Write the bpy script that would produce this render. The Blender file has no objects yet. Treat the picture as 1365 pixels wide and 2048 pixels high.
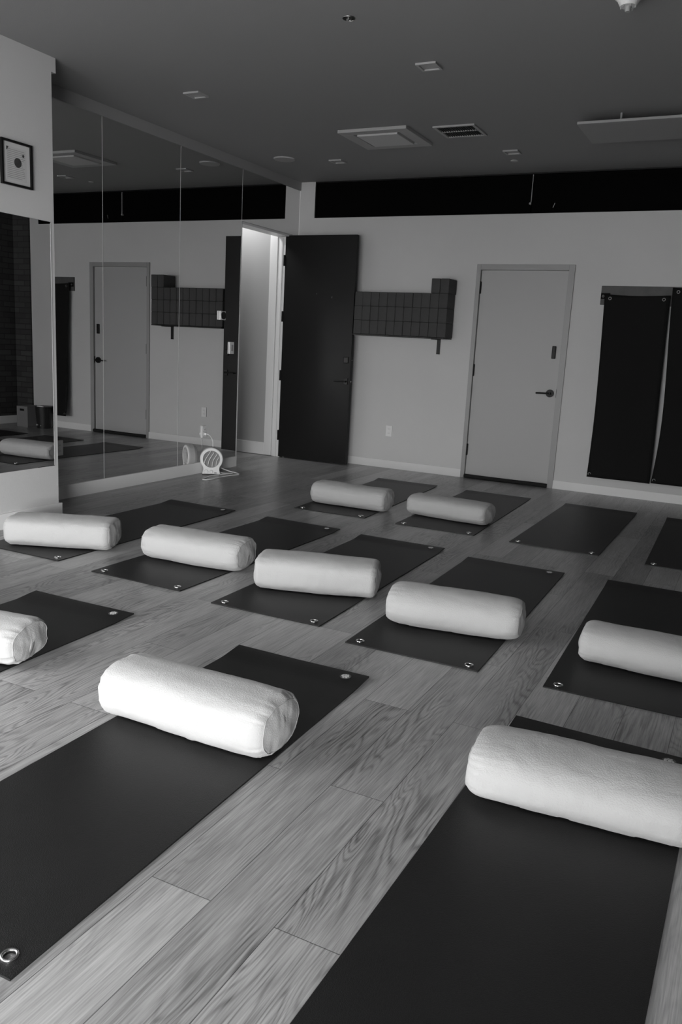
import bpy, bmesh, math, random
from mathutils import Vector, Matrix, noise
C = bpy.context.scene.collection
sc = bpy.context.scene
PI = math.pi
R = math.radians

# ---------------------------------------------------------------- camera
cd = bpy.data.cameras.new('camera'); cam = bpy.data.objects.new('camera', cd); C.objects.link(cam)
M = [[0.8898054527638608, 0.4533639373510811, 0.052032648800783315],
     [0.13690125920720078, -0.15642945493977434, -0.9781553408609125],
     [-0.4353209177827129, 0.8774912910888462, -0.20125787588078736]]
rx, dn, fw = (Vector(r) for r in M)
m4 = Matrix((rx, -dn, -fw)).transposed().to_4x4()
m4.translation = Vector((5.058, -8.7008, 1.3902))
cam.matrix_world = m4
cd.sensor_fit = 'VERTICAL'; cd.sensor_height = 36; cd.lens = 1641.43 * 36 / 2048
cd.clip_start = .05
sc.camera = cam

# ---------------------------------------------------------------- world, lights, exposure
w = bpy.data.worlds.new('world'); sc.world = w; w.use_nodes = True
w.node_tree.nodes['Background'].inputs[0].default_value = (.9, .9, .9, 1)
w.node_tree.nodes['Background'].inputs[1].default_value = .35
sc.view_settings.view_transform = 'Standard'; sc.view_settings.look = 'None'
sc.view_settings.gamma = 1; sc.view_settings.use_curve_mapping = False
sc.view_settings.exposure = 0.65

def area(name, loc, rot, sx, sy, power, spread=180):
    l = bpy.data.lights.new(name, 'AREA'); l.shape = 'RECTANGLE'; l.size = sx; l.size_y = sy
    l.energy = power; l.spread = R(spread)
    o = bpy.data.objects.new(name, l); C.objects.link(o); o.location = loc; o.rotation_euler = rot
    return o
# daylight through the big window in the right wall, behind the camera (faces -x, tipped down)
area('daylight_right', (5.54, -11.9, 1.05), (R(48), 0, R(70)), 3.0, 1.7, 520, 140)
# daylight through the rear window (faces +y, tipped down)
area('daylight_rear', (3.4, -13.6, 1.1), (R(52), 0, R(0)), 3.0, 1.7, 130, 140)
# daylight through the high window in the left wall beside the camera (faces +x, tipped down)
area('daylight_left', (.56, -8.6, 1.75), (R(52), 0, R(-70)), 2.2, 1.5, 42, 150)
# lamp of the corridor behind the open door
area('corridor_lamp', (-.65, -.6, 3.0), (0, 0, 0), .35, .35, 7)

# ---------------------------------------------------------------- materials
def mat(name, col, rough=.6, metal=0, spec=.5, bump=0, bscale=200, var=0, vscale=3, coat=0, sheen=0):
    m = bpy.data.materials.new(name); m.use_nodes = True
    nt = m.node_tree; b = nt.nodes['Principled BSDF']
    b.inputs['Base Color'].default_value = (col, col, col, 1)
    b.inputs['Roughness'].default_value = rough; b.inputs['Metallic'].default_value = metal
    b.inputs['Specular IOR Level'].default_value = spec
    b.inputs['Coat Weight'].default_value = coat
    b.inputs['Sheen Weight'].default_value = sheen
    tc = nt.nodes.new('ShaderNodeTexCoord')
    if bump:
        n = nt.nodes.new('ShaderNodeTexNoise'); n.inputs['Scale'].default_value = bscale; n.inputs['Detail'].default_value = 3
        nt.links.new(tc.outputs['Object'], n.inputs['Vector'])
        bp = nt.nodes.new('ShaderNodeBump'); bp.inputs['Strength'].default_value = bump; bp.inputs['Distance'].default_value = .002
        nt.links.new(n.outputs['Fac'], bp.inputs['Height']); nt.links.new(bp.outputs[0], b.inputs['Normal'])
    if var:
        n = nt.nodes.new('ShaderNodeTexNoise'); n.inputs['Scale'].default_value = vscale; n.inputs['Detail'].default_value = 4
        nt.links.new(tc.outputs['Object'], n.inputs['Vector'])
        r = nt.nodes.new('ShaderNodeValToRGB')
        r.color_ramp.elements[0].position = .3; r.color_ramp.elements[1].position = .7
        a, c2 = col * (1 - var), min(1, col * (1 + var))
        r.color_ramp.elements[0].color = (a, a, a, 1); r.color_ramp.elements[1].color = (c2, c2, c2, 1)
        nt.links.new(n.outputs['Fac'], r.inputs[0]); nt.links.new(r.outputs[0], b.inputs['Base Color'])
    return m

WALL = mat('wall_paint', .6, .55, bump=.25, bscale=90, var=.02, vscale=1.5)
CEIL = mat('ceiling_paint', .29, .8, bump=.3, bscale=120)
TRIM = mat('trim_paint', .8, .35)
DOORW = mat('door_paint', .43, .45, bump=.1, bscale=60)
CASING = mat('casing_paint', .34, .4)
DARKDOOR = mat('dark_door_paint', .009, .5, spec=.2, bump=.1, bscale=50, var=.1)
BLACK = mat('black_metal', .008, .45, spec=.25)
GLASSBLK = mat('blacked_out_glass', .003, .8, spec=.03)
STEEL2 = mat('dull_steel', .3, .35, metal=1)
STEEL = mat('steel', .75, .22, metal=1)
MATBLK = mat('mat_rubber', .010, .42, spec=.4, bump=.6, bscale=450, var=.12, vscale=5)
FELT = mat('hanging_mat_rubber', .013, .85, spec=.12, bump=.5, bscale=400)
BLOCK = mat('block_foam', .055, .8, bump=.4, bscale=300, var=.08, vscale=20)
BOARD = mat('board_wood', .08, .6, var=.2, vscale=6)
WPLAST = mat('white_plastic', .8, .3)
GPLAST = mat('grey_plastic', .35, .4)
DPLAST = mat('dark_plastic', .02, .35)
COTTON = mat('bolster_cotton', .46, .9, spec=.15, bump=.8, bscale=210, sheen=.2)
def cotton_wrinkle(m):
    nt = m.node_tree; b = nt.nodes['Principled BSDF']
    tc = [n for n in nt.nodes if n.type == 'TEX_COORD'][0]; b1 = [n for n in nt.nodes if n.type == 'BUMP'][0]
    n = nt.nodes.new('ShaderNodeTexNoise'); n.inputs['Scale'].default_value = 11; n.inputs['Detail'].default_value = 4; n.inputs['Distortion'].default_value = .8
    nt.links.new(tc.outputs['Object'], n.inputs['Vector'])
    bp = nt.nodes.new('ShaderNodeBump'); bp.inputs['Strength'].default_value = .45; bp.inputs['Distance'].default_value = .008
    nt.links.new(n.outputs['Fac'], bp.inputs['Height']); nt.links.new(b1.outputs[0], bp.inputs['Normal']); nt.links.new(bp.outputs[0], b.inputs['Normal'])
cotton_wrinkle(COTTON)
COTTON2 = mat('bolster_seam_cotton', .42, .9, spec=.1)
CARD = mat('cardboard', .2, .8)
PRINTP = mat('print_paper', .55, .6)
INK = mat('print_ink', .05, .6)
INK2 = mat('print_ink_grey', .3, .6)
FROST = mat('frosted_glass', .42, .35)
EDGE = mat('mirror_edge', .85, .4)
DUCT = mat('vent_dark', .02, .7)
CEILPART = mat('ceiling_fixture_white', .42, .6)
mm = mat('mirror_silver', .74, 0.0, metal=1); MIRROR = mm

def brick_mat():
    m = mat('dark_brick', .03, .8); nt = m.node_tree; b = nt.nodes['Principled BSDF']
    tc = nt.nodes.new('ShaderNodeTexCoord'); mp = nt.nodes.new('ShaderNodeMapping')
    cx = nt.nodes.new('ShaderNodeSeparateXYZ'); cb = nt.nodes.new('ShaderNodeCombineXYZ')
    ad = nt.nodes.new('ShaderNodeMath'); ad.operation = 'ADD'
    nt.links.new(tc.outputs['Object'], cx.inputs[0])
    nt.links.new(cx.outputs[0], ad.inputs[0]); nt.links.new(cx.outputs[1], ad.inputs[1])
    nt.links.new(ad.outputs[0], cb.inputs[0]); nt.links.new(cx.outputs[2], cb.inputs[1])
    br = nt.nodes.new('ShaderNodeTexBrick'); nt.links.new(cb.outputs[0], br.inputs['Vector'])
    br.inputs['Scale'].default_value = 1; br.inputs['Brick Width'].default_value = .22; br.inputs['Row Height'].default_value = .075
    br.inputs['Mortar Size'].default_value = .006
    br.inputs['Color1'].default_value = (.03, .03, .03, 1); br.inputs['Color2'].default_value = (.06, .06, .06, 1)
    br.inputs['Mortar'].default_value = (.02, .02, .02, 1)
    nt.links.new(br.outputs['Color'], b.inputs['Base Color'])
    bp = nt.nodes.new('ShaderNodeBump'); bp.inputs['Strength'].default_value = .6; bp.inputs['Distance'].default_value = .01
    bp.invert = True
    nt.links.new(br.outputs['Fac'], bp.inputs['Height']); nt.links.new(bp.outputs[0], b.inputs['Normal'])
    return m
BRICK = brick_mat()

def floor_mat():
    m = bpy.data.materials.new('oak_planks'); m.use_nodes = True
    nt = m.node_tree; N = nt.nodes; L = nt.links; b = N['Principled BSDF']
    def math_(op, a, c=None, d=None):
        n = N.new('ShaderNodeMath'); n.operation = op
        for i, v in enumerate((a, c, d)):
            if v is None: continue
            if isinstance(v, (int, float)): n.inputs[i].default_value = v
            else: L.new(v, n.inputs[i])
        return n.outputs[0]
    tc = N.new('ShaderNodeTexCoord'); s = N.new('ShaderNodeSeparateXYZ'); L.new(tc.outputs['Object'], s.inputs[0])
    X, Y = s.outputs[0], s.outputs[1]
    PW, PL = .1868, 1.30
    u = math_('DIVIDE', math_('SUBTRACT', X, 3.814 - 40 * PW), PW)
    row = math_('FLOOR', u); fu = math_('FRACT', u)
    half = math_('MULTIPLY', math_('MODULO', row, 2.0), .5)
    v = math_('ADD', math_('DIVIDE', math_('SUBTRACT', Y, -7.19 - 13.0), PL), half)
    col = math_('FLOOR', v); fv = math_('FRACT', v)
    idv = N.new('ShaderNodeCombineXYZ'); L.new(row, idv.inputs[0]); L.new(col, idv.inputs[1])
    wn = N.new('ShaderNodeTexWhiteNoise'); wn.noise_dimensions = '2D'; L.new(idv.outputs[0], wn.inputs['Vector'])
    rnd = wn.outputs['Value']
    wn2 = N.new('ShaderNodeTexWhiteNoise'); wn2.noise_dimensions = '3D'; idv2 = N.new('ShaderNodeCombineXYZ')
    L.new(row, idv2.inputs[0]); L.new(col, idv2.inputs[1]); idv2.inputs[2].default_value = 7.3; L.new(idv2.outputs[0], wn2.inputs['Vector'])
    rnd2 = wn2.outputs['Value']
    # grain space: stretched along the plank, shifted per plank
    def gv(sx, sy, off):
        c = N.new('ShaderNodeCombineXYZ')
        L.new(math_('ADD', math_('MULTIPLY', X, sx), math_('MULTIPLY', rnd, 37.0 + off)), c.inputs[0])
        L.new(math_('ADD', math_('MULTIPLY', Y, sy), math_('MULTIPLY', rnd2, 53.0 + off)), c.inputs[1])
        L.new(math_('MULTIPLY', rnd, 11.0), c.inputs[2])
        return c.outputs[0]
    def nz(vec, scale, det=3, dist=0):
        n = N.new('ShaderNodeTexNoise'); n.inputs['Scale'].default_value = scale; n.inputs['Detail'].default_value = det
        n.inputs['Distortion'].default_value = dist; L.new(vec, n.inputs['Vector']); return n.outputs['Fac']
    # cathedral rings: contour lines of a smooth stretched noise
    big = nz(gv(6.0, .9, 0), 1.0, 2.0, .3)
    wob = nz(gv(60, 8, 3), 1.0, 2.0)
    ring = math_('SINE', math_('MULTIPLY', math_('ADD', big, math_('MULTIPLY', wob, .02)), 165.0))
    ring = math_('POWER', math_('ADD', math_('MULTIPLY', ring, .5), .5), 2.5)
    msk = nz(gv(4, .8, 9), 1.0, 1.0)
    mr = N.new('ShaderNodeMapRange'); mr.inputs[1].default_value = .43; mr.inputs[2].default_value = .6; L.new(msk, mr.inputs[0])
    ring = math_('MULTIPLY', ring, mr.outputs[0])
    fine = nz(gv(230, 7, 5), 1.0, 3.0)
    med = nz(gv(22, 1.2, 8), 1.0, 3.0)
    tone = math_('ADD', math_('MULTIPLY', rnd, .10), .185)
    tone = math_('SUBTRACT', tone, math_('MULTIPLY', ring, .085))
    tone = math_('ADD', tone, math_('MULTIPLY', math_('SUBTRACT', fine, .5), .30))
    tone = math_('ADD', tone, math_('MULTIPLY', math_('SUBTRACT', med, .5), .13))
    # seams
    e1 = math_('MINIMUM', fu, math_('SUBTRACT', 1.0, fu)); e1 = math_('MULTIPLY', e1, PW)
    e2 = math_('MINIMUM', fv, math_('SUBTRACT', 1.0, fv)); e2 = math_('MULTIPLY', e2, PL)
    e = math_('MINIMUM', e1, e2)
    sm = N.new('ShaderNodeMapRange'); sm.inputs[1].default_value = .0006; sm.inputs[2].default_value = .0016; L.new(e, sm.inputs[0])
    tone = math_('MULTIPLY', math_('MULTIPLY', tone, 1.45), math_('ADD', math_('MULTIPLY', sm.outputs[0], .75), .25))
    cc = N.new('ShaderNodeCombineColor')
    for i in range(3): L.new(tone, cc.inputs[i])
    L.new(cc.outputs[0], b.inputs['Base Color'])
    rg = math_('ADD', math_('MULTIPLY', fine, .1), .27)
    L.new(rg, b.inputs['Roughness'])
    b.inputs['Specular IOR Level'].default_value = .5
    bp = N.new('ShaderNodeBump'); bp.inputs['Strength'].default_value = .25; bp.inputs['Distance'].default_value = .001
    L.new(math_('ADD', math_('MULTIPLY', sm.outputs[0], 1.0), math_('MULTIPLY', fine, .35)), bp.inputs['Height'])
    L.new(bp.outputs[0], b.inputs['Normal'])
    return m
FLOOR = floor_mat()

# ---------------------------------------------------------------- helpers
def box(bm, x0, x1, y0, y1, z0, z1, bev=0):
    t = bmesh.new(); bmesh.ops.create_cube(t, size=1)
    bmesh.ops.scale(t, vec=(x1 - x0, y1 - y0, z1 - z0), verts=t.verts)
    bmesh.ops.translate(t, vec=((x0 + x1) / 2, (y0 + y1) / 2, (z0 + z1) / 2), verts=t.verts)
    if bev: bmesh.ops.bevel(t, geom=t.edges[:], offset=bev, segments=2, affect='EDGES', profile=.5)
    add(bm, t)
def add(bm, t, mx=None):
    if mx is not None: bmesh.ops.transform(t, matrix=mx, verts=t.verts)
    me = bpy.data.meshes.new('tmp'); t.to_mesh(me); t.free(); bm.from_mesh(me); bpy.data.meshes.remove(me)
def cyl(bm, p, q, r, seg=24, r2=None):
    p, q = Vector(p), Vector(q); d = q - p; t = bmesh.new()
    bmesh.ops.create_cone(t, cap_ends=True, segments=seg, radius1=r, radius2=r if r2 is None else r2, depth=d.length)
    add(bm, t, Matrix.Translation((p + q) / 2) @ d.to_track_quat('Z', 'Y').to_matrix().to_4x4())
def torus(bm, c, ax, r, rr, seg=32, ms=8):
    t = bmesh.new(); V = []
    for i in range(seg):
        a = 2 * PI * i / seg
        V.append([t.verts.new(((r + rr * math.cos(b)) * math.cos(a), (r + rr * math.cos(b)) * math.sin(a), rr * math.sin(b))) for b in (2 * PI * j / ms for j in range(ms))])
    for i in range(seg):
        for j in range(ms):
            t.faces.new((V[i][j], V[(i + 1) % seg][j], V[(i + 1) % seg][(j + 1) % ms], V[i][(j + 1) % ms]))
    add(bm, t, Matrix.Translation(c) @ Vector(ax).to_track_quat('Z', 'Y').to_matrix().to_4x4())
def tube(bm, pts, r, seg=8, closed=False):
    pts = [Vector(p) for p in pts]; n = len(pts); rings = []; up = None
    for i, p in enumerate(pts):
        a = pts[(i - 1) % n] if closed or i else pts[0]; c = pts[(i + 1) % n] if closed or i < n - 1 else pts[-1]
        d = (c - a).normalized()
        if up is None: up = d.orthogonal().normalized()
        up = (up - d * up.dot(d)).normalized(); s = d.cross(up)
        rings.append([bm.verts.new(p + r * (math.cos(2 * PI * k / seg) * up + math.sin(2 * PI * k / seg) * s)) for k in range(seg)])
    for i in range(n if closed else n - 1):
        A, B = rings[i], rings[(i + 1) % n]
        if closed and i == n - 1:
            off = min(range(seg), key=lambda o: (A[0].co - B[o].co).length); B = B[off:] + B[:off]
        for k in range(seg): bm.faces.new((A[k], A[(k + 1) % seg], B[(k + 1) % seg], B[k]))
    if not closed:
        bm.faces.new(rings[0][::-1]); bm.faces.new(rings[-1])
def smooth_path(pts, n=8):
    P_ = [Vector(p) for p in pts]; out = []
    for i in range(len(P_) - 1):
        p0, p1, p2, p3 = P_[max(i - 1, 0)], P_[i], P_[i + 1], P_[min(i + 2, len(P_) - 1)]
        for k in range(n):
            t = k / n
            out.append(.5 * ((2 * p1) + (p2 - p0) * t + (2 * p0 - 5 * p1 + 4 * p2 - p3) * t * t + (3 * p1 - p0 - 3 * p2 + p3) * t ** 3))
    return out + [P_[-1]]
def obj(name, bm, m, parent=None, smooth=False, loc=None):
    bmesh.ops.recalc_face_normals(bm, faces=bm.faces)
    me = bpy.data.meshes.new(name); bm.to_mesh(me); bm.free()
    if m: me.materials.append(m)
    if smooth:
        for f in me.polygons: f.use_smooth = True
    o = bpy.data.objects.new(name, me); C.objects.link(o)
    if parent: o.parent = parent
    if loc: o.location = loc
    return o
def thing(name, label, cat, loc=(0, 0, 0), rz=0, group=None):
    o = bpy.data.objects.new(name, None); C.objects.link(o); o.empty_display_size = .05
    o.location = loc; o.rotation_euler = (0, 0, rz); o['label'] = label; o['category'] = cat
    if group: o['group'] = group
    return o
def tag(o, label, cat, group=None):
    o['label'] = label; o['category'] = cat
    if group: o['group'] = group
    return o
def struct(name, boxes, m, label=None, bev=0, parent=None):
    bm = bmesh.new()
    for b in boxes: box(bm, *b, bev=bev)
    o = obj(name, bm, m, parent)
    if not parent: o['kind'] = 'structure'
    if label: o['label'] = label
    return o
def sempty(name, label, loc=(0, 0, 0)):
    o = bpy.data.objects.new(name, None); C.objects.link(o); o['kind'] = 'structure'; o['label'] = label; o.location = loc
    return o
def bx(name, parent, m, *b, bev=0, smooth=False):
    bm = bmesh.new()
    for q in b: box(bm, *q, bev=bev)
    return obj(name, bm, m, parent, smooth)

# ---------------------------------------------------------------- the shell
H = 3.18; XR = 5.62; YB = -13.8; XN = .485; YN = -4.25; T = .14
struct('floor', [(-2.2, XR + .2, YB - .2, .2, -.12, 0)], FLOOR, 'grey oak plank floor')
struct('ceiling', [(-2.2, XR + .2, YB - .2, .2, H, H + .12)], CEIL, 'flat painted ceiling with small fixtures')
# far wall: clerestory opening x .196-5.16, z 2.785-3.17 ; white door opening
WX0, WX1, WZ0, WZ1 = .196, 5.16, 2.785, 3.178
DX0, DX1, DZ = 2.245, 3.172, 2.235
struct('wall_far', [(0, DX0, 0, .2, 0, WZ0), (DX1, XR, 0, .2, 0, WZ0), (DX0, DX1, 0, .2, DZ, WZ0),
                    (0, WX0, 0, .2, WZ0, H), (WX1, XR, 0, .2, WZ0, H)], WALL, 'white far wall behind the mats')
# brick cladding next to the corner and on the right wall
struct('wall_right', [(XR, XR + .2, YB, -13.45, 0, H), (XR, XR + .2, -10.35, .2, 0, H), (XR, XR + .2, -13.45, -10.35, 2.5, H), (XR, XR + .2, -13.45, -10.35, 0, .1), (5.32, XR, -.03, 0, .0, H)], BRICK, 'dark brick side wall seen in the near mirror')
struct('wall_left', [(-T, -.012, YN - .0, -1.18, 0, H), (-T, -.012, -.165, 0, 0, H), (-T, -.012, -1.18, -.165, 2.575, H),
                     (-T, 0, -.165, 0, 0, 2.58)],
       WALL, 'left wall that carries the large mirrors')
struct('wall_near_left', [(-T, XN, YB, -9.8, 0, H), (-T, XN, -7.4, YN, 0, H), (-T, XN, -9.8, -7.4, 2.6, H), (-T, XN, -9.8, -7.4, 0, .9)], WALL, 'protruding white wall with framed print and small mirror')
struct('wall_rear', [(-T, 1.8, YB - .2, YB, 0, H), (5.0, XR + .2, YB - .2, YB, 0, H), (1.8, 5.0, YB - .2, YB, 2.1, H), (1.8, 5.0, YB - .2, YB, 0, .1)], WALL, 'rear wall behind the camera')
# the corridor behind the open door
struct('wall_corridor', [(-1.6, -1.45, -3, -.1, 0, H), (-1.6, -T, -3.1, -2.95, 0, H), (-1.6, -T, -.1, 0.0, 0, H)], WALL, 'white corridor walls behind the open door')
# header band above the mirrors, wraps the near wall
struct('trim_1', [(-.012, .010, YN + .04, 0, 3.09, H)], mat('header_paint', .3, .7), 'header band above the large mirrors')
struct('trim_2', [(.010, XN, YN, YN + .04, 3.085, H)], WALL, 'header band above the protruding wall')
# baseboards
struct('baseboard_far', [(.0, 2.205, -.014, 0, 0, .088), (3.228, 5.32, -.014, 0, 0, .088)], TRIM, 'white baseboard along the far wall')
struct('baseboard_left', [(-.012, .012, YN, -1.19, 0, .112)], TRIM, 'white base ledge under the large mirrors')
struct('baseboard_near_left', [(XN, XN + .018, YB, YN + .018, 0, .11), (.012, XN, YN, YN + .018, 0, .11)], TRIM, 'white baseboard round the protruding wall')
struct('baseboard_right', [(XR - .016, XR, -10.35, -.03, 0, .11)], TRIM, 'white baseboard under the dark brick')

# clerestory: blacked-out window strip
wn = sempty('window_1', 'long blacked-out clerestory window under the ceiling')
bx('pane', wn, GLASSBLK, (WX0, 2.695, .05, .06, WZ0, WZ1), (2.713, WX1, .05, .06, WZ0, WZ1))
bx('window_frame', wn, BLACK, (WX0, WX1, .002, .05, WZ1 - .012, WZ1), (WX0, WX1, .03, .06, WZ0, WZ0 + .006), (WX0, WX0 + .01, .004, .05, WZ0, WZ1), (WX1 - .01, WX1, .004, .05, WZ0, WZ1))
bx('mullion', wn, GPLAST, (2.701, 2.707, .028, .045, WZ0 + .11, WZ1 - .012))
bm = bmesh.new(); cyl(bm, (2.935, .028, 2.84), (2.95, .03, 2.885), .005, 10); obj('latch', bm, STEEL, wn)
bm = bmesh.new(); cyl(bm, (2.697, .02, 2.885), (2.697, .05, 2.885), .011, 16); obj('latch', bm, GPLAST, wn)
bx('backing', wn, BLACK, (WX0 - .1, WX1 + .1, .18, .2, WZ0 - .05, WZ1))

# window in the right wall behind the camera
w2 = sempty('window_2', 'large window in the right wall behind the camera')
bx('window_frame', w2, TRIM, (XR + .08, XR + .14, -13.45, -13.39, .1, 2.5), (XR + .08, XR + .14, -10.41, -10.35, .1, 2.5), (XR + .08, XR + .14, -11.93, -11.87, .1, 2.5), (XR + .08, XR + .14, -13.39, -10.41, 2.44, 2.5), (XR + .08, XR + .14, -13.39, -10.41, .1, .16))

w4 = sempty('window_4', 'window in the left wall beside the camera')
bx('window_frame', w4, TRIM, (.2, .26, -9.8, -9.74, .9, 2.6), (.2, .26, -7.46, -7.4, .9, 2.6), (.2, .26, -8.63, -8.57, .9, 2.6), (.2, .26, -9.74, -7.46, 2.54, 2.6), (.2, .26, -9.74, -7.46, .9, .96))
w3 = sempty('window_3', 'window in the rear wall behind the camera')
bx('window_frame', w3, TRIM, (1.8, 1.86, YB - .12, YB - .04, .1, 2.1), (4.94, 5.0, YB - .12, YB - .04, .1, 2.1), (3.37, 3.43, YB - .12, YB - .04, .1, 2.1), (1.86, 4.94, YB - .12, YB - .04, 2.04, 2.1), (1.86, 4.94, YB - .12, YB - .04, .1, .16))

# white closed door
d1 = sempty('door_1', 'closed grey-white door in the far wall')
bx('door_panel', d1, DOORW, (2.252, 3.166, .012, .055, .03, 2.222), bev=.002)
bx('door_frame', d1, CASING, (2.203, 2.248, -.016, .1, 0, 2.283), (3.17, 3.23, -.016, .1, 0, 2.283), (2.248, 3.17, -.016, .1, 2.227, 2.283), bev=.002)
for z in (2.045, 1.18, .315):
    h = bx('hinge', d1, BLACK, (2.243, 2.262, -.004, .014, z - .062, z + .062), bev=.003)
    bm = bmesh.new(); cyl(bm, (2.25, -.007, z - .064), (2.25, -.007, z + .064), .008, 12); obj('knuckle', bm, BLACK, h)
bm = bmesh.new(); cyl(bm, (3.10, .012, .99), (3.10, -.012, .99), .04, 32); cyl(bm, (3.10, -.012, .99), (3.10, -.05, .99), .014, 16)
rose = obj('handle_rose', bm, BLACK, d1, smooth=False)
bm = bmesh.new(); tube(bm, smooth_path([(3.10, -.05, .99), (3.08, -.055, .99), (3.0, -.055, .989), (2.965, -.05, .987)]), .009, 10); obj('lever', bm, BLACK, rose, True)
bx('deadbolt_plate', d1, BLACK, (3.078, 3.118, -.012, .013, 1.345, 1.475), bev=.006)
bx('strike_plate', d1, BLACK, (3.164, 3.172, -.002, .012, .95, 1.04))
bx('threshold', d1, BLACK, (2.25, 3.168, .0, .1, 0, .012))
bm = bmesh.new()
tube(bm, smooth_path([(2.25, -.016, .024), (2.45, -.018, .022), (2.8, -.017, .022), (3.05, -.019, .024), (3.172, -.02, .022)]), .021, 12)
tag(obj('draft_stopper', bm, mat('draft_cloth', .012, .9), smooth=True), 'black cloth draft roll lying along the foot of the white closed door', 'draft stopper')

# dark open door
d2 = sempty('door_2', 'dark door standing open in front of the far wall')
LX0, LX1 = -.042, .874
bx('door_panel', d2, DARKDOOR, (LX0, LX1, -.222, -.177, .012, 2.568), bev=.003)
for z in (2.29, 1.66, .98, .27):
    bm = bmesh.new(); cyl(bm, (LX0 - .006, -.228, z - .06), (LX0 - .006, -.228, z + .06), .01, 12); box(bm, LX0 - .012, LX0 + .004, -.228, -.18, z - .06, z + .06)
    obj('hinge', bm, BLACK, d2)
bm = bmesh.new(); box(bm, .80, .85, -.234, -.222, .93, 1.0, bev=.003); cyl(bm, (.826, -.222, .965), (.826, -.262, .965), .01, 12); hp = obj('handle_plate', bm, BLACK, d2)
bm = bmesh.new(); tube(bm, smooth_path([(.826, -.262, .965), (.79, -.265, .965), (.69, -.262, .963)]), .008, 10); obj('lever', bm, BLACK, hp, True)
bx('deadbolt', d2, BLACK, (.785, .845, -.236, -.222, 1.17, 1.24), bev=.006)
bm = bmesh.new(); cyl(bm, (.874, -.2, .965), (.877, -.2, .965), .009, 12); cyl(bm, (.874, -.2, 1.205), (.877, -.2, 1.205), .007, 12); obj('latch_bolt', bm, STEEL, d2)
bm = bmesh.new(); tube(bm, [(.595, -.222, 1.90), (.60, -.238, 1.885), (.605, -.24, 1.90)], .004, 8); tube(bm, [(.40, -.222, 1.925), (.40, -.23, 1.925)], .003, 8); obj('coat_hook', bm, STEEL, d2)
bx('door_frame', d2, TRIM, (-.165, -.052, -.176, -.166, 0, 2.56), (-.12, -.1, -.19, -.166, 0, 2.55),
   (-.165, -.0, -1.19, -.178, 2.555, 2.577), (-.165, -.0, -1.19, -1.176, .0, 2.575), bev=.001)
# glazed white door inside the corridor
d3 = sempty('door_3', 'white-framed frosted panel in the corridor')
bx('stile', d3, TRIM, (-.268, -.168, -.19, -.15, .005, 3.0), (-1.44, -1.34, -.19, -.15, .005, 3.0), bev=.002)
bx('rail', d3, TRIM, (-1.34, -.268, -.19, -.15, .005, .152), (-1.34, -.268, -.19, -.15, 2.9, 3.0), bev=.002)
bx('pane', d3, FROST, (-1.34, -.268, -.178, -.165, .152, 2.9))

# ---------------------------------------------------------------- mirrors
def mirror(label, x, y0, y1, z0, z1, th=.006, mat_=None, end=False):
    t = thing('wall_mirror', label, 'mirror', (x, (y0 + y1) / 2, z0), group='large mirror panels' if x < .1 else None)
    g = .0015; a = (y1 - y0) / 2
    bx('glass', t, MIRROR, (-th, 0, -a + g, a - g, 0, z1 - z0))
    bx('edge', t, EDGE, (-th, .0006, a - g - .004, a - g, .003, z1 - z0 - .003))
    return t
mirror('tall wall mirror panel nearest the protruding wall', 0, YN, -3.24, .112, 3.09)
mirror('second tall wall mirror panel from the protruding wall, reflecting the closed door', 0, -3.24, -2.213, .112, 3.09)
mirror('tall wall mirror panel right of the white fan heater, beside the doorway', 0, -2.213, -1.19, .112, 3.09)
mirror('short wall mirror panel above the open doorway', 0, -1.19, -.003, 2.583, 3.09)
mn = mirror('lower separate mirror on the protruding wall under the framed print', XN + .006, -6.3, YN - .035, .396, 2.11)
# wall plates on the mirror
t = thing('thermostat', 'white square thermostat with round black dial mounted on the mirror', 'thermostat', (0, -1.52, 1.605))
bx('housing', t, WPLAST, (.001, .024, -.045, .045, -.045, .045), bev=.004)
bm = bmesh.new(); cyl(bm, (.024, 0, 0), (.031, 0, 0), .039, 36); obj('dial', bm, DPLAST, t)
t = thing('light_switch', 'white light switch plate on the mirror beside the doorway', 'light switch', (0, -1.335, 1.28))
bx('plate', t, WPLAST, (.001, .014, -.04, .04, -.062, .062), bev=.003)
bx('rocker', t, GPLAST, (.0135, .018, -.016, .016, -.033, .033), bev=.002)
def outlet(label, loc, axis, z, dark=False, deep=.02):
    t = thing('wall_outlet', label, 'outlet', loc)
    rz = 0 if axis == 'x' else -PI / 2
    t.rotation_euler = (0, 0, rz)
    bx('plate', t, WPLAST, (.001, deep * .5, -.038, .038, -.062, .062), bev=.002)
    bx('socket', t, WPLAST, (deep * .5, deep * .5 + .003, -.017, .017, .008, .04), bev=.001)
    bx('socket', t, WPLAST, (deep * .5, deep * .5 + .003, -.017, .017, -.04, -.008), bev=.001)
    for sk in [c for c in C.objects if c.parent == t and c.name.startswith('socket')]:
        s = 1 if max(v.co.z for v in sk.data.vertices) > 0 else -1
        for q in (-.006, .006):
            bx('slot', sk, DPLAST, (deep * .5 + .003, deep * .5 + .0036, q - .001, q + .001, s * .024 - .005, s * .024 + .005))
    return t
outlet('white outlet on the mirror above the fan heater with a plug in it', (0, -1.79, .425), 'x', 0, deep=.026)
outlet('white outlet on the mirror by the near edge, beside the reflected bolster', (0, -3.77, .43), 'x', 0, deep=.026)
outlet('white outlet low on the far wall between dark open door and closed door', (1.305, 0, .428), 'y', 0)

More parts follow.
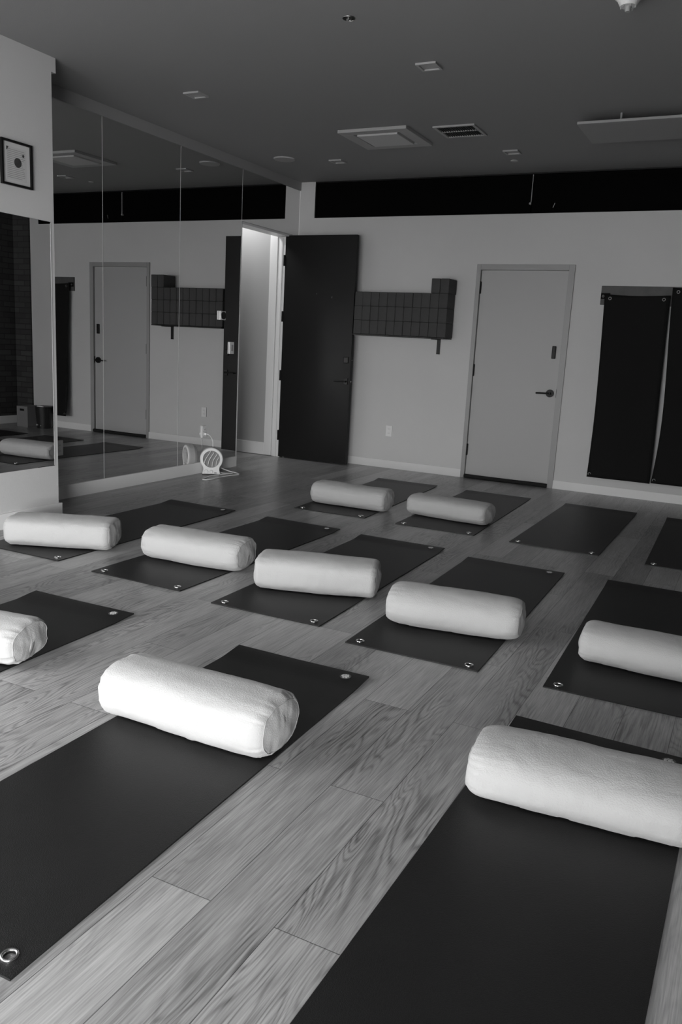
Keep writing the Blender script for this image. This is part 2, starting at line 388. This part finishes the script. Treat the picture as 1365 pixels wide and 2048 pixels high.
# framed print
t = thing('framed_print', 'square black-framed print of stripes with a dark circle on the near left wall', 'picture', (XN, -4.575, 2.43))
a, c2 = .127, .14
bx('frame', t, BLACK, (.001, .022, -a, -a + .014, -c2, c2), (.001, .022, a - .014, a, -c2, c2), (.001, .022, -a + .014, a - .014, c2 - .014, c2), (.001, .022, -a + .014, a - .014, -c2, -c2 + .014))
bx('mat_board', t, mat('print_mount', .6, .6), (.001, .008, -a + .014, a - .014, -c2 + .014, c2 - .014))
pr = bx('print', t, PRINTP, (.008, .0095, -.083, .083, -.105, .1))
bm = bmesh.new(); cyl(bm, (.0095, .012, .01), (.0105, .012, .01), .03, 40); obj('ink_circle', bm, INK, pr)
bm = bmesh.new(); cyl(bm, (.0095, .058, .06), (.0103, .058, .06), .009, 20); obj('ink_dot', bm, INK, pr)
bm = bmesh.new(); t2 = bmesh.new(); V = [t2.verts.new(v) for v in ((.0104, -.081, .098), (.0104, -.062, .098), (.0104, -.075, .075), (.0104, -.081, .078))]; t2.faces.new(V); add(bm, t2)
obj('ink_arrow', bm, INK, pr)
bm = bmesh.new(); random.seed(4)
for i in range(16):
    z = .082 - i * .0115
    box(bm, .0095, .0099, -.075, .075 - random.random() * .03, z, z + .0035)
obj('ink_stripes', bm, INK2, pr)

# ---------------------------------------------------------------- ceiling fixtures
def square_light(x, y, label, s=.07):
    t = thing('recessed_light', label, 'light', (x, y, H), group='small square recessed lights')
    bx('trim_ring', t, CEILPART, (-s, s, -s, -s + .016, -.012, 0), (-s, s, s - .016, s, -.012, 0), (-s, -s + .016, -s + .016, s - .016, -.012, 0), (s - .016, s, -s + .016, s - .016, -.012, 0))
    bx('lens', t, CEILPART, (-s + .016, s - .016, -s + .016, s - .016, -.004, 0))
square_light(2.855, -3.32, 'small square recessed light in the ceiling, right of the black sprinkler hole')
square_light(.935, -3.24, 'small square recessed light in the ceiling nearest above the large mirrors')
square_light(.955, -.92, 'small square recessed light in the ceiling left of the air cassette')
square_light(2.74, -.91, 'small square recessed light in the ceiling behind the dark vent')
t = thing('ceiling_cassette', 'large square air cassette with inset panel on the ceiling', 'air conditioner', (1.83, -1.7, H))
bx('frame', t, CEILPART, (-.32, .32, -.31, -.215, -.026, 0), (-.32, .32, .215, .31, -.026, 0), (-.32, -.215, -.215, .215, -.026, 0), (.215, .32, -.215, .215, -.026, 0), bev=.003)
bx('panel', t, mat('cassette_grille', .6, .6), (-.19, .19, -.19, .19, -.034, -.006), bev=.004)
bx('slot', t, DUCT, (-.215, .215, -.215, .215, -.008, 0))
t = thing('ceiling_vent', 'square air return vent with dark louvres in two bays on the ceiling', 'vent', (2.525, -1.735, H))
bx('frame', t, CEILPART, (-.18, .18, -.18, -.155, -.012, 0), (-.18, .18, .155, .18, -.012, 0), (-.18, -.155, -.155, .155, -.012, 0), (.155, .18, -.155, .155, -.012, 0), (-.155, .155, -.006, .006, -.01, 0))
bx('backing', t, DUCT, (-.155, .155, -.155, .155, -.002, 0))
bm = bmesh.new()
for i in range(15):
    x = -.143 + i * .0205
    box(bm, x, x + .004, -.155, .155, -.01, -.003)
obj('louvres', bm, mat('louvre', .06, .6), t)
t = thing('heater_panel', 'long flat white heater panel hung just under the ceiling at right', 'heater', (4.15, -1.66, H))
bx('panel', t, mat('heater_face', .34, .7), (-.61, .61, -.31, .31, -.075, -.055), bev=.003)
for x in (-.3, .3):
    bm = bmesh.new(); cyl(bm, (x, -.25, -.055), (x, -.25, 0), .008, 12); obj('bracket', bm, GPLAST, t)
    bm = bmesh.new(); cyl(bm, (x, .25, -.055), (x, .25, 0), .008, 12); obj('bracket', bm, GPLAST, t)
t = thing('ceiling_speaker', 'round flush ceiling speaker near the corner above the doorway', 'speaker', (.46, -1.14, H))
bm = bmesh.new(); cyl(bm, (0, 0, -.012), (0, 0, 0), .105, 48, r2=.11); obj('grille', bm, CEILPART, t)
t = thing('smoke_detector', 'round white detector with tip on the ceiling at the top edge', 'smoke detector', (4.20, -4.03, H))
bm = bmesh.new(); cyl(bm, (0, 0, -.02), (0, 0, 0), .07, 40); cyl(bm, (0, 0, -.06), (0, 0, -.02), .04, 32, r2=.062); obj('base', bm, WPLAST, t, False)
bm = bmesh.new(); cyl(bm, (0, 0, -.085), (0, 0, -.06), .012, 16, r2=.018)
for k in range(6):
    a = k * PI / 3; cyl(bm, (.035 * math.cos(a), .035 * math.sin(a), -.07), (.035 * math.cos(a), .035 * math.sin(a), -.058), .004, 8)
obj('sensor', bm, GPLAST, t)
t = thing('sprinkler_head', 'recessed sprinkler head in a dark round hole in the ceiling', 'sprinkler', (2.71, -4.2, H))
bm = bmesh.new(); cyl(bm, (0, 0, -.003), (0, 0, .0), .037, 32); obj('hole', bm, BLACK, t)
bm = bmesh.new(); torus(bm, (0, 0, -.003), (0, 0, 1), .037, .0015); cyl(bm, (0, 0, -.012), (0, 0, -.002), .01, 16)
for s in (-1, 1): tube(bm, [(s * .014, 0, -.002), (s * .014, 0, -.012), (0, 0, -.018)], .002, 6)
obj('nozzle', bm, STEEL, t)
t = thing('round_fixture', 'tiny round cap in the ceiling behind the rearmost square light', 'cap', (2.665, -.56, H))
bm = bmesh.new(); cyl(bm, (0, 0, -.008), (0, 0, 0), .035, 24); obj('cap', bm, CEILPART, t)

# ---------------------------------------------------------------- yoga blocks on their shelf
t = thing('wall_shelf', 'thin dark wall shelf under the yoga blocks with a black bracket', 'shelf', (1.44, 0, 1.49))
bx('board', t, BLACK, (-.55, .535, -.25, 0, -.002, .012), bev=.002)
bx('bracket', t, BLACK, (.372, .412, -.008, 0, -.165, -.002), (.372, .412, -.2, -.008, -.01, -.002))
bm = bmesh.new(); box(bm, -.049, .049, -.113, .113, 0, .152, bev=.006)
bme = bpy.data.meshes.new('block_shape'); bmesh.ops.recalc_face_normals(bm, faces=bm.faces); bm.to_mesh(bme); bm.free(); bme.materials.append(BLOCK)
ords = ['rightmost', 'second', 'third', 'fourth', 'fifth', 'sixth', 'seventh', 'eighth', 'ninth', 'tenth', 'eleventh']
random.seed(11)
def block(x, y, z, rz, label):
    o = bpy.data.objects.new('yoga_block', bme); C.objects.link(o); o.location = (x, y, z); o.rotation_euler = (0, 0, rz)
    tag(o, label, 'yoga block', 'yoga blocks on the wall shelf')
BT = 1.5035
for r_, rn in enumerate(('bottom', 'middle', 'top full')):
    for k in range(11):
        if k == 10: x = .94
        else: x = 1.936 - k * .0998
        lab = 'dark foam block, %s shelf row, ' % rn
        lab += 'at the right end' if k == 0 else ('touching the open dark door' if k == 10 else ords[k] + ' from the right')
        block(x + (0 if k == 10 else (random.random() - .5) * .0008), -.124 + (random.random() - .5) * .006, BT + r_ * .1525, 0, lab)
for x, lab in ((1.942, 'right one of the two yoga blocks on top of the stack'), (1.835, 'left one of the two yoga blocks on top of the stack')):
    block(x, -.126, BT + 3 * .1525, R(1.2) if x < 1.9 else R(-1.5), 'dark foam block, ' + lab)

# ---------------------------------------------------------------- floor mats
ML, MW, MT = 1.925, .65, .006
def mat_mesh(lift, seed):
    bm = bmesh.new(); nx, ny = 26, 76; top = []; bot = []
    for j in range(ny + 1):
        v = j / ny * ML; a, b2 = [], []
        for i in range(nx + 1):
            u = i / nx * MW
            s = max(0, (v - (ML - .16)) / .16); s = s * s * (3 - 2 * s)
            cl = max(0, 1 - u / .3) ; cr = max(0, 1 - (MW - u) / .22)
            z = lift * s * (.7 + .3 * cl)
            a.append(bm.verts.new((u, v, z + MT))); b2.append(bm.verts.new((u, v, z + .0002)))
        top.append(a); bot.append(b2)
    for j in range(ny):
        for i in range(nx):
            bm.faces.new((top[j][i], top[j][i + 1], top[j + 1][i + 1], top[j + 1][i]))
            bm.faces.new((bot[j][i], bot[j + 1][i], bot[j + 1][i + 1], bot[j][i + 1]))
    for j in range(ny):
        bm.faces.new((top[j][0], top[j + 1][0], bot[j + 1][0], bot[j][0])); bm.faces.new((top[j][nx], bot[j][nx], bot[j + 1][nx], top[j + 1][nx]))
    for i in range(nx):
        bm.faces.new((top[0][i], bot[0][i], bot[0][i + 1], top[0][i + 1])); bm.faces.new((top[ny][i], top[ny][i + 1], bot[ny][i + 1], bot[ny][i]))
    bmesh.ops.recalc_face_normals(bm, faces=bm.faces)
    me = bpy.data.meshes.new('mat_surface'); bm.to_mesh(me); bm.free(); me.materials.append(MATBLK)
    # punch the two grommet holes
    o = bpy.data.objects.new('tmp_mat', me); C.objects.link(o)
    cb = bmesh.new()
    for gx in (.055, MW - .055): cyl(cb, (gx, .05, -.05), (gx, .05, .05), .0135, 24)
    cm = bpy.data.meshes.new('cut'); cb.to_mesh(cm); cb.free(); co = bpy.data.objects.new('tmp_cut', cm); C.objects.link(co)
    md = o.modifiers.new('b', 'BOOLEAN'); md.object = co; md.operation = 'DIFFERENCE'; md.solver = 'EXACT'
    dg = bpy.context.evaluated_depsgraph_get(); dg.update()
    me2 = bpy.data.meshes.new_from_object(o.evaluated_get(dg))
    bpy.data.objects.remove(o); bpy.data.objects.remove(co)
    for f in me2.polygons: f.use_smooth = False
    return me2
MM = [mat_mesh(.012, 0), mat_mesh(.006, 5)]
bm = bmesh.new(); torus(bm, (0, 0, 0), (0, 0, 1), .0175, .0042, 32, 10); cyl(bm, (0, 0, -.0055), (0, 0, -.005), .014, 24)
bm.free()
bm = bmesh.new(); torus(bm, (0, 0, 0), (0, 0, 1), .0172, .0040, 32, 10)
GR = bpy.data.meshes.new('grommet_ring'); bm.to_mesh(GR); bm.free(); GR.materials.append(STEEL)
for f in GR.polygons: f.use_smooth = True
# round printed emblem: a disc with pale leaf-like blobs
bm = bmesh.new(); cyl(bm, (0, 0, 0), (0, 0, .0006), .024, 32); EM = bpy.data.meshes.new('emblem_disc'); bm.to_mesh(EM); bm.free(); EM.materials.append(mat('emblem_ground', .09, .5))
bm = bmesh.new()
for (x, y, rx_, ry_, an) in ((-.011, .007, .007, .0045, .5), (-.012, -.003, .007, .0045, -.4), (-.004, -.012, .005, .006, 0), (.001, .0, .006, .008, .2), (.006, .012, .0055, .0045, .8), (.012, .001, .006, .004, -.5), (.008, -.01, .005, .0045, .3), (-.003, .014, .0045, .003, 0)):
    vs = [bm.verts.new((x + rx_ * math.cos(a_) * math.cos(an) - ry_ * math.sin(a_) * math.sin(an), y + rx_ * math.cos(a_) * math.sin(an) + ry_ * math.sin(a_) * math.cos(an), .0012)) for a_ in (2 * PI * k / 14 for k in range(14))]
    f = bm.faces.new(vs); 
r_ = bmesh.ops.extrude_face_region(bm, geom=bm.faces[:]); bmesh.ops.translate(bm, vec=(0, 0, -.0007), verts=[v for v in r_['geom'] if isinstance(v, bmesh.types.BMVert)])
bmesh.ops.recalc_face_normals(bm, faces=bm.faces)
EB = bpy.data.meshes.new('emblem_blobs'); bm.to_mesh(EB); bm.free(); EB.materials.append(mat('emblem_print', .6, .5))
def make_mat(x, y, a, label, kind=0, logo=True):
    t = thing('yoga_mat', label, 'yoga mat', (x, y, 0), a, 'yoga mats laid out on the floor')
    o = bpy.data.objects.new('surface', MM[kind]); C.objects.link(o); o.parent = t
    for gx in (.055, MW - .055):
        g = bpy.data.objects.new('grommet', GR); C.objects.link(g); g.parent = t; g.location = (gx, .05, MT + .0005)
    if logo:
        g = bpy.data.objects.new('emblem', EM); C.objects.link(g); g.parent = t; g.location = (MW - .085, ML - .055, MT + .0008 + (.0072 if kind == 0 else .0036)); g['label'] = 'round pale emblem'
        k = bpy.data.objects.new('emblem_print', EB); C.objects.link(k); k.parent = g
        g.rotation_euler = (R(4.6 if kind == 0 else 2.3), 0, 0)
    return t
mats = {
 'A': (3.135, -7.639, .021, 'black yoga mat at lower left running under the large front bolster, grommet at frame corner', 0, True),
 'B': (3.465, -5.371, .015, 'black yoga mat in the middle row, fourth from the left, under the round-ended bolster', 1, True),
 'C': (2.608, -5.261, .018, 'black yoga mat in the middle row, third from the left, between second and fourth', 0, True),
 'D': (1.700, -5.189, -.007, 'black yoga mat in the middle row, second from the left', 0, True),
 'E': (.739, -5.147, .007, 'black yoga mat nearest the protruding wall and its baseboard', 0, True),
 'F': (4.403, -5.358, .023, 'black yoga mat at the right edge under the cut-off grey-white bolster', 1, True),
 'G': (3.537, -2.784, -.007, 'black yoga mat in the far row with no bolster, whole in view', 1, False),
 'H': (2.603, -2.770, .024, 'black yoga mat in the far row in front of the closed door', 1, False),
 'I': (1.671, -2.771, .044, 'black yoga mat in the far row, the one closest to the open dark door', 0, False),
 'J': (1.833, -7.592, .034, 'black yoga mat at the left edge, half hidden by a cut-off bolster', 0, True),
 'K': (4.367, -7.643, -.009, 'black yoga mat at bottom right under the largest bolster', 1, True),
 'L': (4.507, -2.833, .023, 'empty black yoga mat cut off by the right edge under the hanging mats', 1, False)}
for k, a in mats.items(): make_mat(*a)

# ---------------------------------------------------------------- bolsters
def bolster_mesh(Lx, wd, ht, seed, sag=.0, nexp=2.7, pleat=1.0, endr=.05):
    NS, NT = 96, 120
    rnd = random.Random(seed)
    ph = [rnd.random() * 10 for _ in range(6)]
    prof = []   # (x, k) half profile from the middle to the end centre
    hl = Lx / 2
    nb, ns_, ne = 34, 16, 12
    for i in range(nb): prof.append(((hl - endr) * i / nb, 1.0, 0))
    for i in range(ns_ + 1):
        a = i / ns_ * PI / 2 * .86
        prof.append((hl - endr + endr * math.sin(a) * .95, 1 - .22 * (1 - math.cos(a)), i / ns_))
    x1, k1, _ = prof[-1]
    for i in range(1, ne + 1):
        f = i / ne
        prof.append((x1 + .016 * math.sin(f * PI / 2), k1 * (1 - f), 1 + f))
    full = [(-x, k, s, -1) for x, k, s in reversed(prof[1:])] + [(x, k, s, 1) for x, k, s in prof]
    bm = bmesh.new(); rings = []
    for (x, k, s, sd) in full:
        ring = []
        if k < 1e-6:
            y0 = noise.noise(Vector((ph[0], sd, 0))) * .01
            rings.append([bm.verts.new((x, y0, ht * .48))]); continue
        belly = 1 - .035 * (x / hl) ** 2 + .03 * noise.noise(Vector((x * 3.2, ph[1], ph[2])))
        for j in range(NT):
            th = 2 * PI * j / NT; c, d = math.cos(th), math.sin(th)
            ex = 2 / (nexp + .25 * noise.noise(Vector((x * 4, ph[3], 0))))
            yy = math.copysign(abs(c) ** ex, c); zz = math.copysign(abs(d) ** ex, d)
            rr = k * belly
            # soft lumps
            rr *= 1 + .03 * noise.noise(Vector((x * 6 + ph[0], c * 1.5, d * 1.5 + ph[1]))) + .010 * noise.noise(Vector((x * 26 + ph[0], c * 3, d * 3 + ph[1])))
            # pleats running along the length near each end
            wgt = 0
            if s > 0 and s <= 1: wgt = math.sin(min(1, s) * PI * .75) ** 1.0
            elif s == 0:
                q = max(0, (abs(x) - (hl - endr - .11)) / .11); wgt = .5 * q * q
            elif s > 1: wgt = .3 * (2 - s) ** 3
            pl = .7 * noise.noise(Vector((c * 4 + ph[4] * sd, d * 4 + sd * 3, x * 3))) + .6 * noise.noise(Vector((c * 11 + ph[2], d * 11, x * 5))) + .35 * noise.noise(Vector((c * 22, d * 22 + ph[2], x * 5)))
            rr += pleat * .05 * wgt * pl
            y = yy * wd / 2 * rr; z = zz * ht / 2 * (rr if zz > 0 else min(rr, 1.03))
            # crease lines on the body
            z2 = ht / 2 + z
            fl = .0
            if z2 < .012: z2 = .012 * (.35 + .65 * max(z2, 0) / .012) - .0042
            z2 += -sag * math.exp(-((x - .05) / .18) ** 2) * (z2 / ht)
            xo = 0
            if 1 <= s < 2:
                xo = sd * (.006 * noise.noise(Vector((y * 14 + z2 * 16 + ph[0], (z2 - y) * 7, sd * 4))) +   .0022 * noise.noise(Vector((y * 50 + ph[1], z2 * 12, sd * 4)))) * min(1, (2 - s) * 3 + .35)
            ring.append(bm.verts.new((x + xo, y, max(z2, .0))))
        rings.append(ring)
    for a, b in zip(rings, rings[1:]):
        if len(a) == 1:
            for j in range(NT): bm.faces.new((a[0], b[(j + 1) % NT], b[j]))
        elif len(b) == 1:
            for j in range(NT): bm.faces.new((b[0], a[j], a[(j + 1) % NT]))
        else:
            for j in range(NT): bm.faces.new((a[j], a[(j + 1) % NT], b[(j + 1) % NT], b[j]))
    # the seam rings of both ends, for the piping
    seams = []
    for sd in (-1, 1):
        idx = [i for i, f in enumerate(full) if f[3] == sd and abs(f[2] - 1) < 1e-6][0]
        seams.append([v.co.copy() for v in rings[idx]])
    ends = (rings[len(full) - ne], seams[1])
    return bm, seams
def bolster(x, y, a, Lx, wd, ht, label, seed, strap=0, z=MT + .001, **kw):
    t = thing('bolster', label, 'bolster', (x, y, z), a, 'white cotton bolsters on the mats')
    bm, seams = bolster_mesh(Lx, wd, ht, seed, **kw)
    obj('cover', bm, COTTON, t, smooth=True)
    for s in seams:
        b = bmesh.new(); pts = s[::2]
        tube(b, pts, .0016, 6, closed=True); obj('piping', b, COTTON2, t, smooth=True)
    if strap:
        # carry strap sewn across the end panel, from its top seam to its bottom seam
        b = bmesh.new(); hx = Lx / 2 - .006; n = 16; rr = []
        for i in range(n + 1):
            f = i / n; zz = ht * (.86 - .74 * f); bow = math.sin(f * PI)
            cx_ = strap * (hx + .0 + .014 * bow); yc = -.02 + .018 * bow
            rr.append([b.verts.new((cx_ + strap * dx, yc + dy, zz)) for dx, dy in ((-.003, -.013), (.001, -.0135), (.003, -.011), (.0018, 0), (.003, .011), (.001, .0135), (-.003, .013))])
        for p_, q_ in zip(rr, rr[1:]):
            for k in range(7): b.faces.new((p_[k], p_[(k + 1) % 7], q_[(k + 1) % 7], q_[k]))
        b.faces.new(rr[0]); b.faces.new(rr[-1][::-1])
        obj('carry_strap', b, COTTON2, t, smooth=True)
    return t
bolster(3.412, -6.461, .012, .705, .288, .198, 'large white cotton bolster at front left, strap on its creased right end', 1, strap=1, endr=.055)
bolster(3.837, -4.884, .150, .672, .312, .198, 'white bolster in the middle row, fourth from the left, with smooth rounded ends', 2, nexp=2.3, pleat=.5, endr=.07)
bolster(2.954, -4.711, .311, .690, .310, .196, 'white boxy bolster in the middle row, third from the left, turned slightly askew', 3, nexp=3.2, pleat=.55, endr=.035)
bolster(2.075, -4.655, .102, .684, .305, .196, 'white sagging bolster in the middle row, second from the left, strap on its end', 4, strap=1, sag=.008, endr=.06)
bolster(1.128, -4.839, .426, .686, .318, .190, 'white boxy bolster nearest the protruding wall, turned askew on its mat', 5, nexp=3.2, pleat=.6, endr=.04)
bolster(4.817, -4.889, -.003, .687, .302, .171, 'shaded white bolster cut off by the right edge, middle row', 6, sag=.006, nexp=2.4, pleat=.6)
bolster(2.891, -2.287, -.069, .700, .300, .174, 'white bolster in the far row on the mat before the closed door', 7, endr=.045, pleat=.8)
bolster(2.018, -2.371, .024, .700, .291, .192, 'white bolster farthest back, near the open dark door', 8, sag=.006, endr=.045)
bolster(2.124, -6.42, .217, .698, .298, .176, 'white bolster cut off by the left edge, only its strapped end in view', 9, strap=1, endr=.06)
bolster(4.731, -6.253, .069, .680, .330, .182, 'largest white bolster in front at right, cut off by the right edge', 10, nexp=2.5, pleat=.7, endr=.07)

# ---------------------------------------------------------------- hanging mats on the board
t = thing('hook_board', 'grey wooden hook board on the far wall holding the hanging mats', 'hook board', (3.51, 0, 1.9))
bx('board', t, BOARD, (0, 1.3, -.02, 0, 0, .183), bev=.002)
for x in (.04, .65, .72, 1.24):
    bm = bmesh.new(); cyl(bm, (x, -.02, .08), (x, -.029, .08), .008, 16); obj('hook', bm, STEEL, t, True)
def hang(x0, x1, z0, z1, dx, label, yo=0.0, curl=.07):
    t = thing('hanging_mat', label, 'yoga mat', (0, 0, 0), 0, 'mats hanging on the hook board')
    bm = bmesh.new(); nx, nz = 14, 50; F, B = [], []
    for j in range(nz + 1):
        f = j / nz; z = z1 + (z0 - z1) * f; fr, bk = [], []
        y = -.036 - yo - .012 * math.sin(f * PI) - curl * max(0, (f - .62) / .38) ** 2
        for i in range(nx + 1):
            g = i / nx; xx = x0 + (x1 - x0) * g + dx(f, g)
            yy = y - .006 * math.sin(g * PI * 2) * f
            zz = z + (.012 * math.sin(g * PI) * -1 if j == 0 else 0)
            fr.append(bm.verts.new((xx, yy - .003, zz))); bk.append(bm.verts.new((xx, yy + .003, zz)))
        F.append(fr); B.append(bk)
    for j in range(nz):
        for i in range(nx):
            bm.faces.new((F[j][i], F[j][i + 1], F[j + 1][i + 1], F[j + 1][i])); bm.faces.new((B[j][i], B[j + 1][i], B[j + 1][i + 1], B[j][i + 1]))
        bm.faces.new((F[j][0], F[j + 1][0], B[j + 1][0], B[j][0])); bm.faces.new((F[j][nx], B[j][nx], B[j + 1][nx], F[j + 1][nx]))
    for i in range(nx):
        bm.faces.new((F[0][i], B[0][i], B[0][i + 1], F[0][i + 1])); bm.faces.new((F[nz][i], F[nz][i + 1], B[nz][i + 1], B[nz][i]))
    obj('surface', bm, FELT, t, True)
    yf = -.042 - yo
    for gx, gz, gy in ((x0 + .055, z1 - .04, yf), (x1 - .055, z1 - .04, yf), (x0 + .06, z0 + .03, yf - curl * .85 - .002)):
        bm = bmesh.new(); torus(bm, (gx, gy, gz), (0, 1, 0), .013, .003, 24, 8); obj('grommet', bm, STEEL2, t, True)
    return t
hang(3.553, 4.165, .185, 2.00, lambda f, g: (.035 * math.sin(min(1, f * 1.35) * PI / 2) if g < .5 else .035 * f) * (1 - .0), 'black mat hanging by grommets next to the closed door, leftmost of the hanging mats', .022)
hang(4.174, 4.80, .19, 2.075, lambda f, g: (.034 * math.sin(f ** 1.5 * PI) if g < .6 else 0) + .034 * f, 'black mat hanging at the right edge, second of the hanging mats', .0)
bm = bmesh.new(); box(bm, 3.512, 3.60, -.034, -.024, 1.955, 2.012, bev=.002)  # corner of a mat hanging behind, only this piece of it built
bt = thing('back_mat_corner', 'small black corner of a back mat poking out left of the hanging mats', 'strap', (0, 0, 0))
obj('corner_piece', bm, FELT, bt)
bm = bmesh.new(); torus(bm, (3.535, -.036, 1.982), (0, 1, 0), .009, .0025, 20, 8); obj('grommet', bm, STEEL2, bt, True)

# ---------------------------------------------------------------- fan heater
fan = thing('fan_heater', 'small white round fan heater on the floor before the mirror', 'fan heater', (.135, -1.83, 0), R(36))
def outline(n=56):
    pts = []; r = .117; zc = .163; a0 = R(-40)
    for i in range(n + 1):
        a = a0 + (PI - 2 * a0) * i / n
        pts.append((r * math.cos(a), zc + r * math.sin(a)))
    return pts + [(-.084, .07), (-.083, .05), (-.088, .03), (-.094, .012), (.094, .012), (.088, .03), (.083, .05), (.084, .07)]
ol = outline(); bm = bmesh.new()
prof_ = [(-.052, .93), (-.046, .98), (-.03, 1.0), (.02, 1.0), (.045, .93), (.052, .84)]
RR = []
for yv, k in prof_:
    RR.append([bm.verts.new((px * k, yv, .15 + (pz - .15) * k if pz > .02 else pz)) for px, pz in ol])
n = len(ol)
for a, b in zip(RR, RR[1:]):
    for i in range(n): bm.faces.new((a[i], a[(i + 1) % n], b[(i + 1) % n], b[i]))
bm.faces.new(RR[-1])
# front: ring face with round opening
op = [bm.verts.new((.087 * math.cos(2 * PI * i / 48), -.052, .163 + .087 * math.sin(2 * PI * i / 48))) for i in range(48)]
ed = [bm.edges.new((RR[0][i], RR[0][(i + 1) % n])) if not bm.edges.get((RR[0][i], RR[0][(i + 1) % n])) else bm.edges.get((RR[0][i], RR[0][(i + 1) % n])) for i in range(n)]
ed += [bm.edges.new((op[i], op[(i + 1) % 48])) for i in range(48)]
bmesh.ops.triangle_fill(bm, edges=ed, use_beauty=True)
op2 = [bm.verts.new((v.co.x * .96, -.02, .163 + (v.co.z - .163) * .96)) for v in op]
for i in range(48): bm.faces.new((op[i], op[(i + 1) % 48], op2[(i + 1) % 48], op2[i]))
obj('housing', bm, WPLAST, fan)
bm = bmesh.new(); cyl(bm, (0, -.022, .163), (0, -.018, .163), .086, 48); obj('heater_mesh', bm, mat('heater_mesh', .22, .6), fan)
bm = bmesh.new()
for k, x in enumerate((-.062, -.022, .02, .058)):
    pts = []
    for i in range(15):
        f = i / 14; zz = .163 - .083 + f * .166
        xx = x + .012 * math.cos(f * PI) * -1 + (.045 * max(0, f - .4) ** 1.3 * 1.8)
        if (xx) ** 2 + (zz - .163) ** 2 < .0865 ** 2: pts.append((xx, -.05, zz))
    if len(pts) > 2: tube(bm, pts, .0036, 8)
obj('grille', bm, WPLAST, fan, True)
for kx in (-.052, .0):
    bm = bmesh.new(); cyl(bm, (kx, -.052, .034), (kx, -.064, .034), .019 if kx < -.01 else .014, 24); kb = obj('knob', bm, WPLAST, fan)
    bm = bmesh.new(); torus(bm, (kx, -.0525, .034), (0, 1, 0), .0205 if kx < -.01 else .016, .0012, 24, 6); obj('knob_ring', bm, GPLAST, kb)
bx('badge', fan, DPLAST, (.03, .054, -.0535, -.051, .02, .027))
bx('carry_slot', fan, GPLAST, (-.032, .032, -.047, -.02, .262, .274), bev=.004)
bx('foot', fan, DPLAST, (-.09, .09, -.045, .045, .0, .009), bev=.002)
inv = (Matrix.Translation(fan.location) @ Matrix.Rotation(R(36), 4, 'Z')).inverted()
cord = [(.19, -1.77, .02), (.22, -1.70, .006), (.27, -1.64, .005), (.25, -1.70, .005), (.22, -1.85, .005), (.215, -1.97, .005), (.24, -2.06, .005), (.28, -2.17, .005), (.33, -2.12, .005), (.32, -1.95, .005), (.33, -1.8, .005), (.36, -1.66, .005), (.29, -1.6, .006), (.2, -1.62, .02), (.12, -1.68, .07), (.075, -1.71, .2), (.07, -1.725, .33), (.06, -1.77, .39), (.036, -1.79, .402)]
bm = bmesh.new(); tube(bm, [inv @ p_ for p_ in smooth_path(cord, 6)], .0055, 8); obj('cord', bm, WPLAST, fan, True)
bm = bmesh.new(); box(bm, .018, .042, -1.803, -1.777, .39, .414, bev=.004); bmesh.ops.transform(bm, matrix=inv, verts=bm.verts); obj('plug', bm, WPLAST, fan)

# ---------------------------------------------------------------- corner things seen only in the near mirror
bn = thing('bin', 'black round bin with a pale cloth over its rim, seen in the near mirror', 'bin', (4.86, -.24, 0))
bm = bmesh.new(); t2 = bmesh.new()
bmesh.ops.create_cone(t2, cap_ends=True, segments=40, radius1=.1, radius2=.125, depth=.3); add(bm, t2, Matrix.Translation((0, 0, .15)))
obj('body', bm, DPLAST, bn)
bm = bmesh.new(); torus(bm, (0, 0, .3), (0, 0, 1), .125, .006); obj('rim', bm, DPLAST, bn, True)
bm = bmesh.new(); tube(bm, smooth_path([(-.08, -.09, .302), (-.03, -.11, .312), (.02, -.105, .306), (.05, -.07, .31)]), .009, 8); obj('cloth', bm, WPLAST, bn, True)
bm = bmesh.new(); cyl(bm, (.03, -.1, .05), (.03, -.118, .05), .012, 16); cyl(bm, (-.04, -.1, .045), (-.04, -.112, .045), .009, 16); obj('foot_cap', bm, GPLAST, bn)
cbx = thing('cardboard_box', 'grey cardboard box with a dark hand slot beside the black bin', 'box', (5.155, -.24, 0))
bx('carton', cbx, CARD, (-.105, .105, -.13, .13, 0, .29), bev=.003)
bx('hand_slot', cbx, BLACK, (-.04, .04, -.1315, -.129, .225, .255))
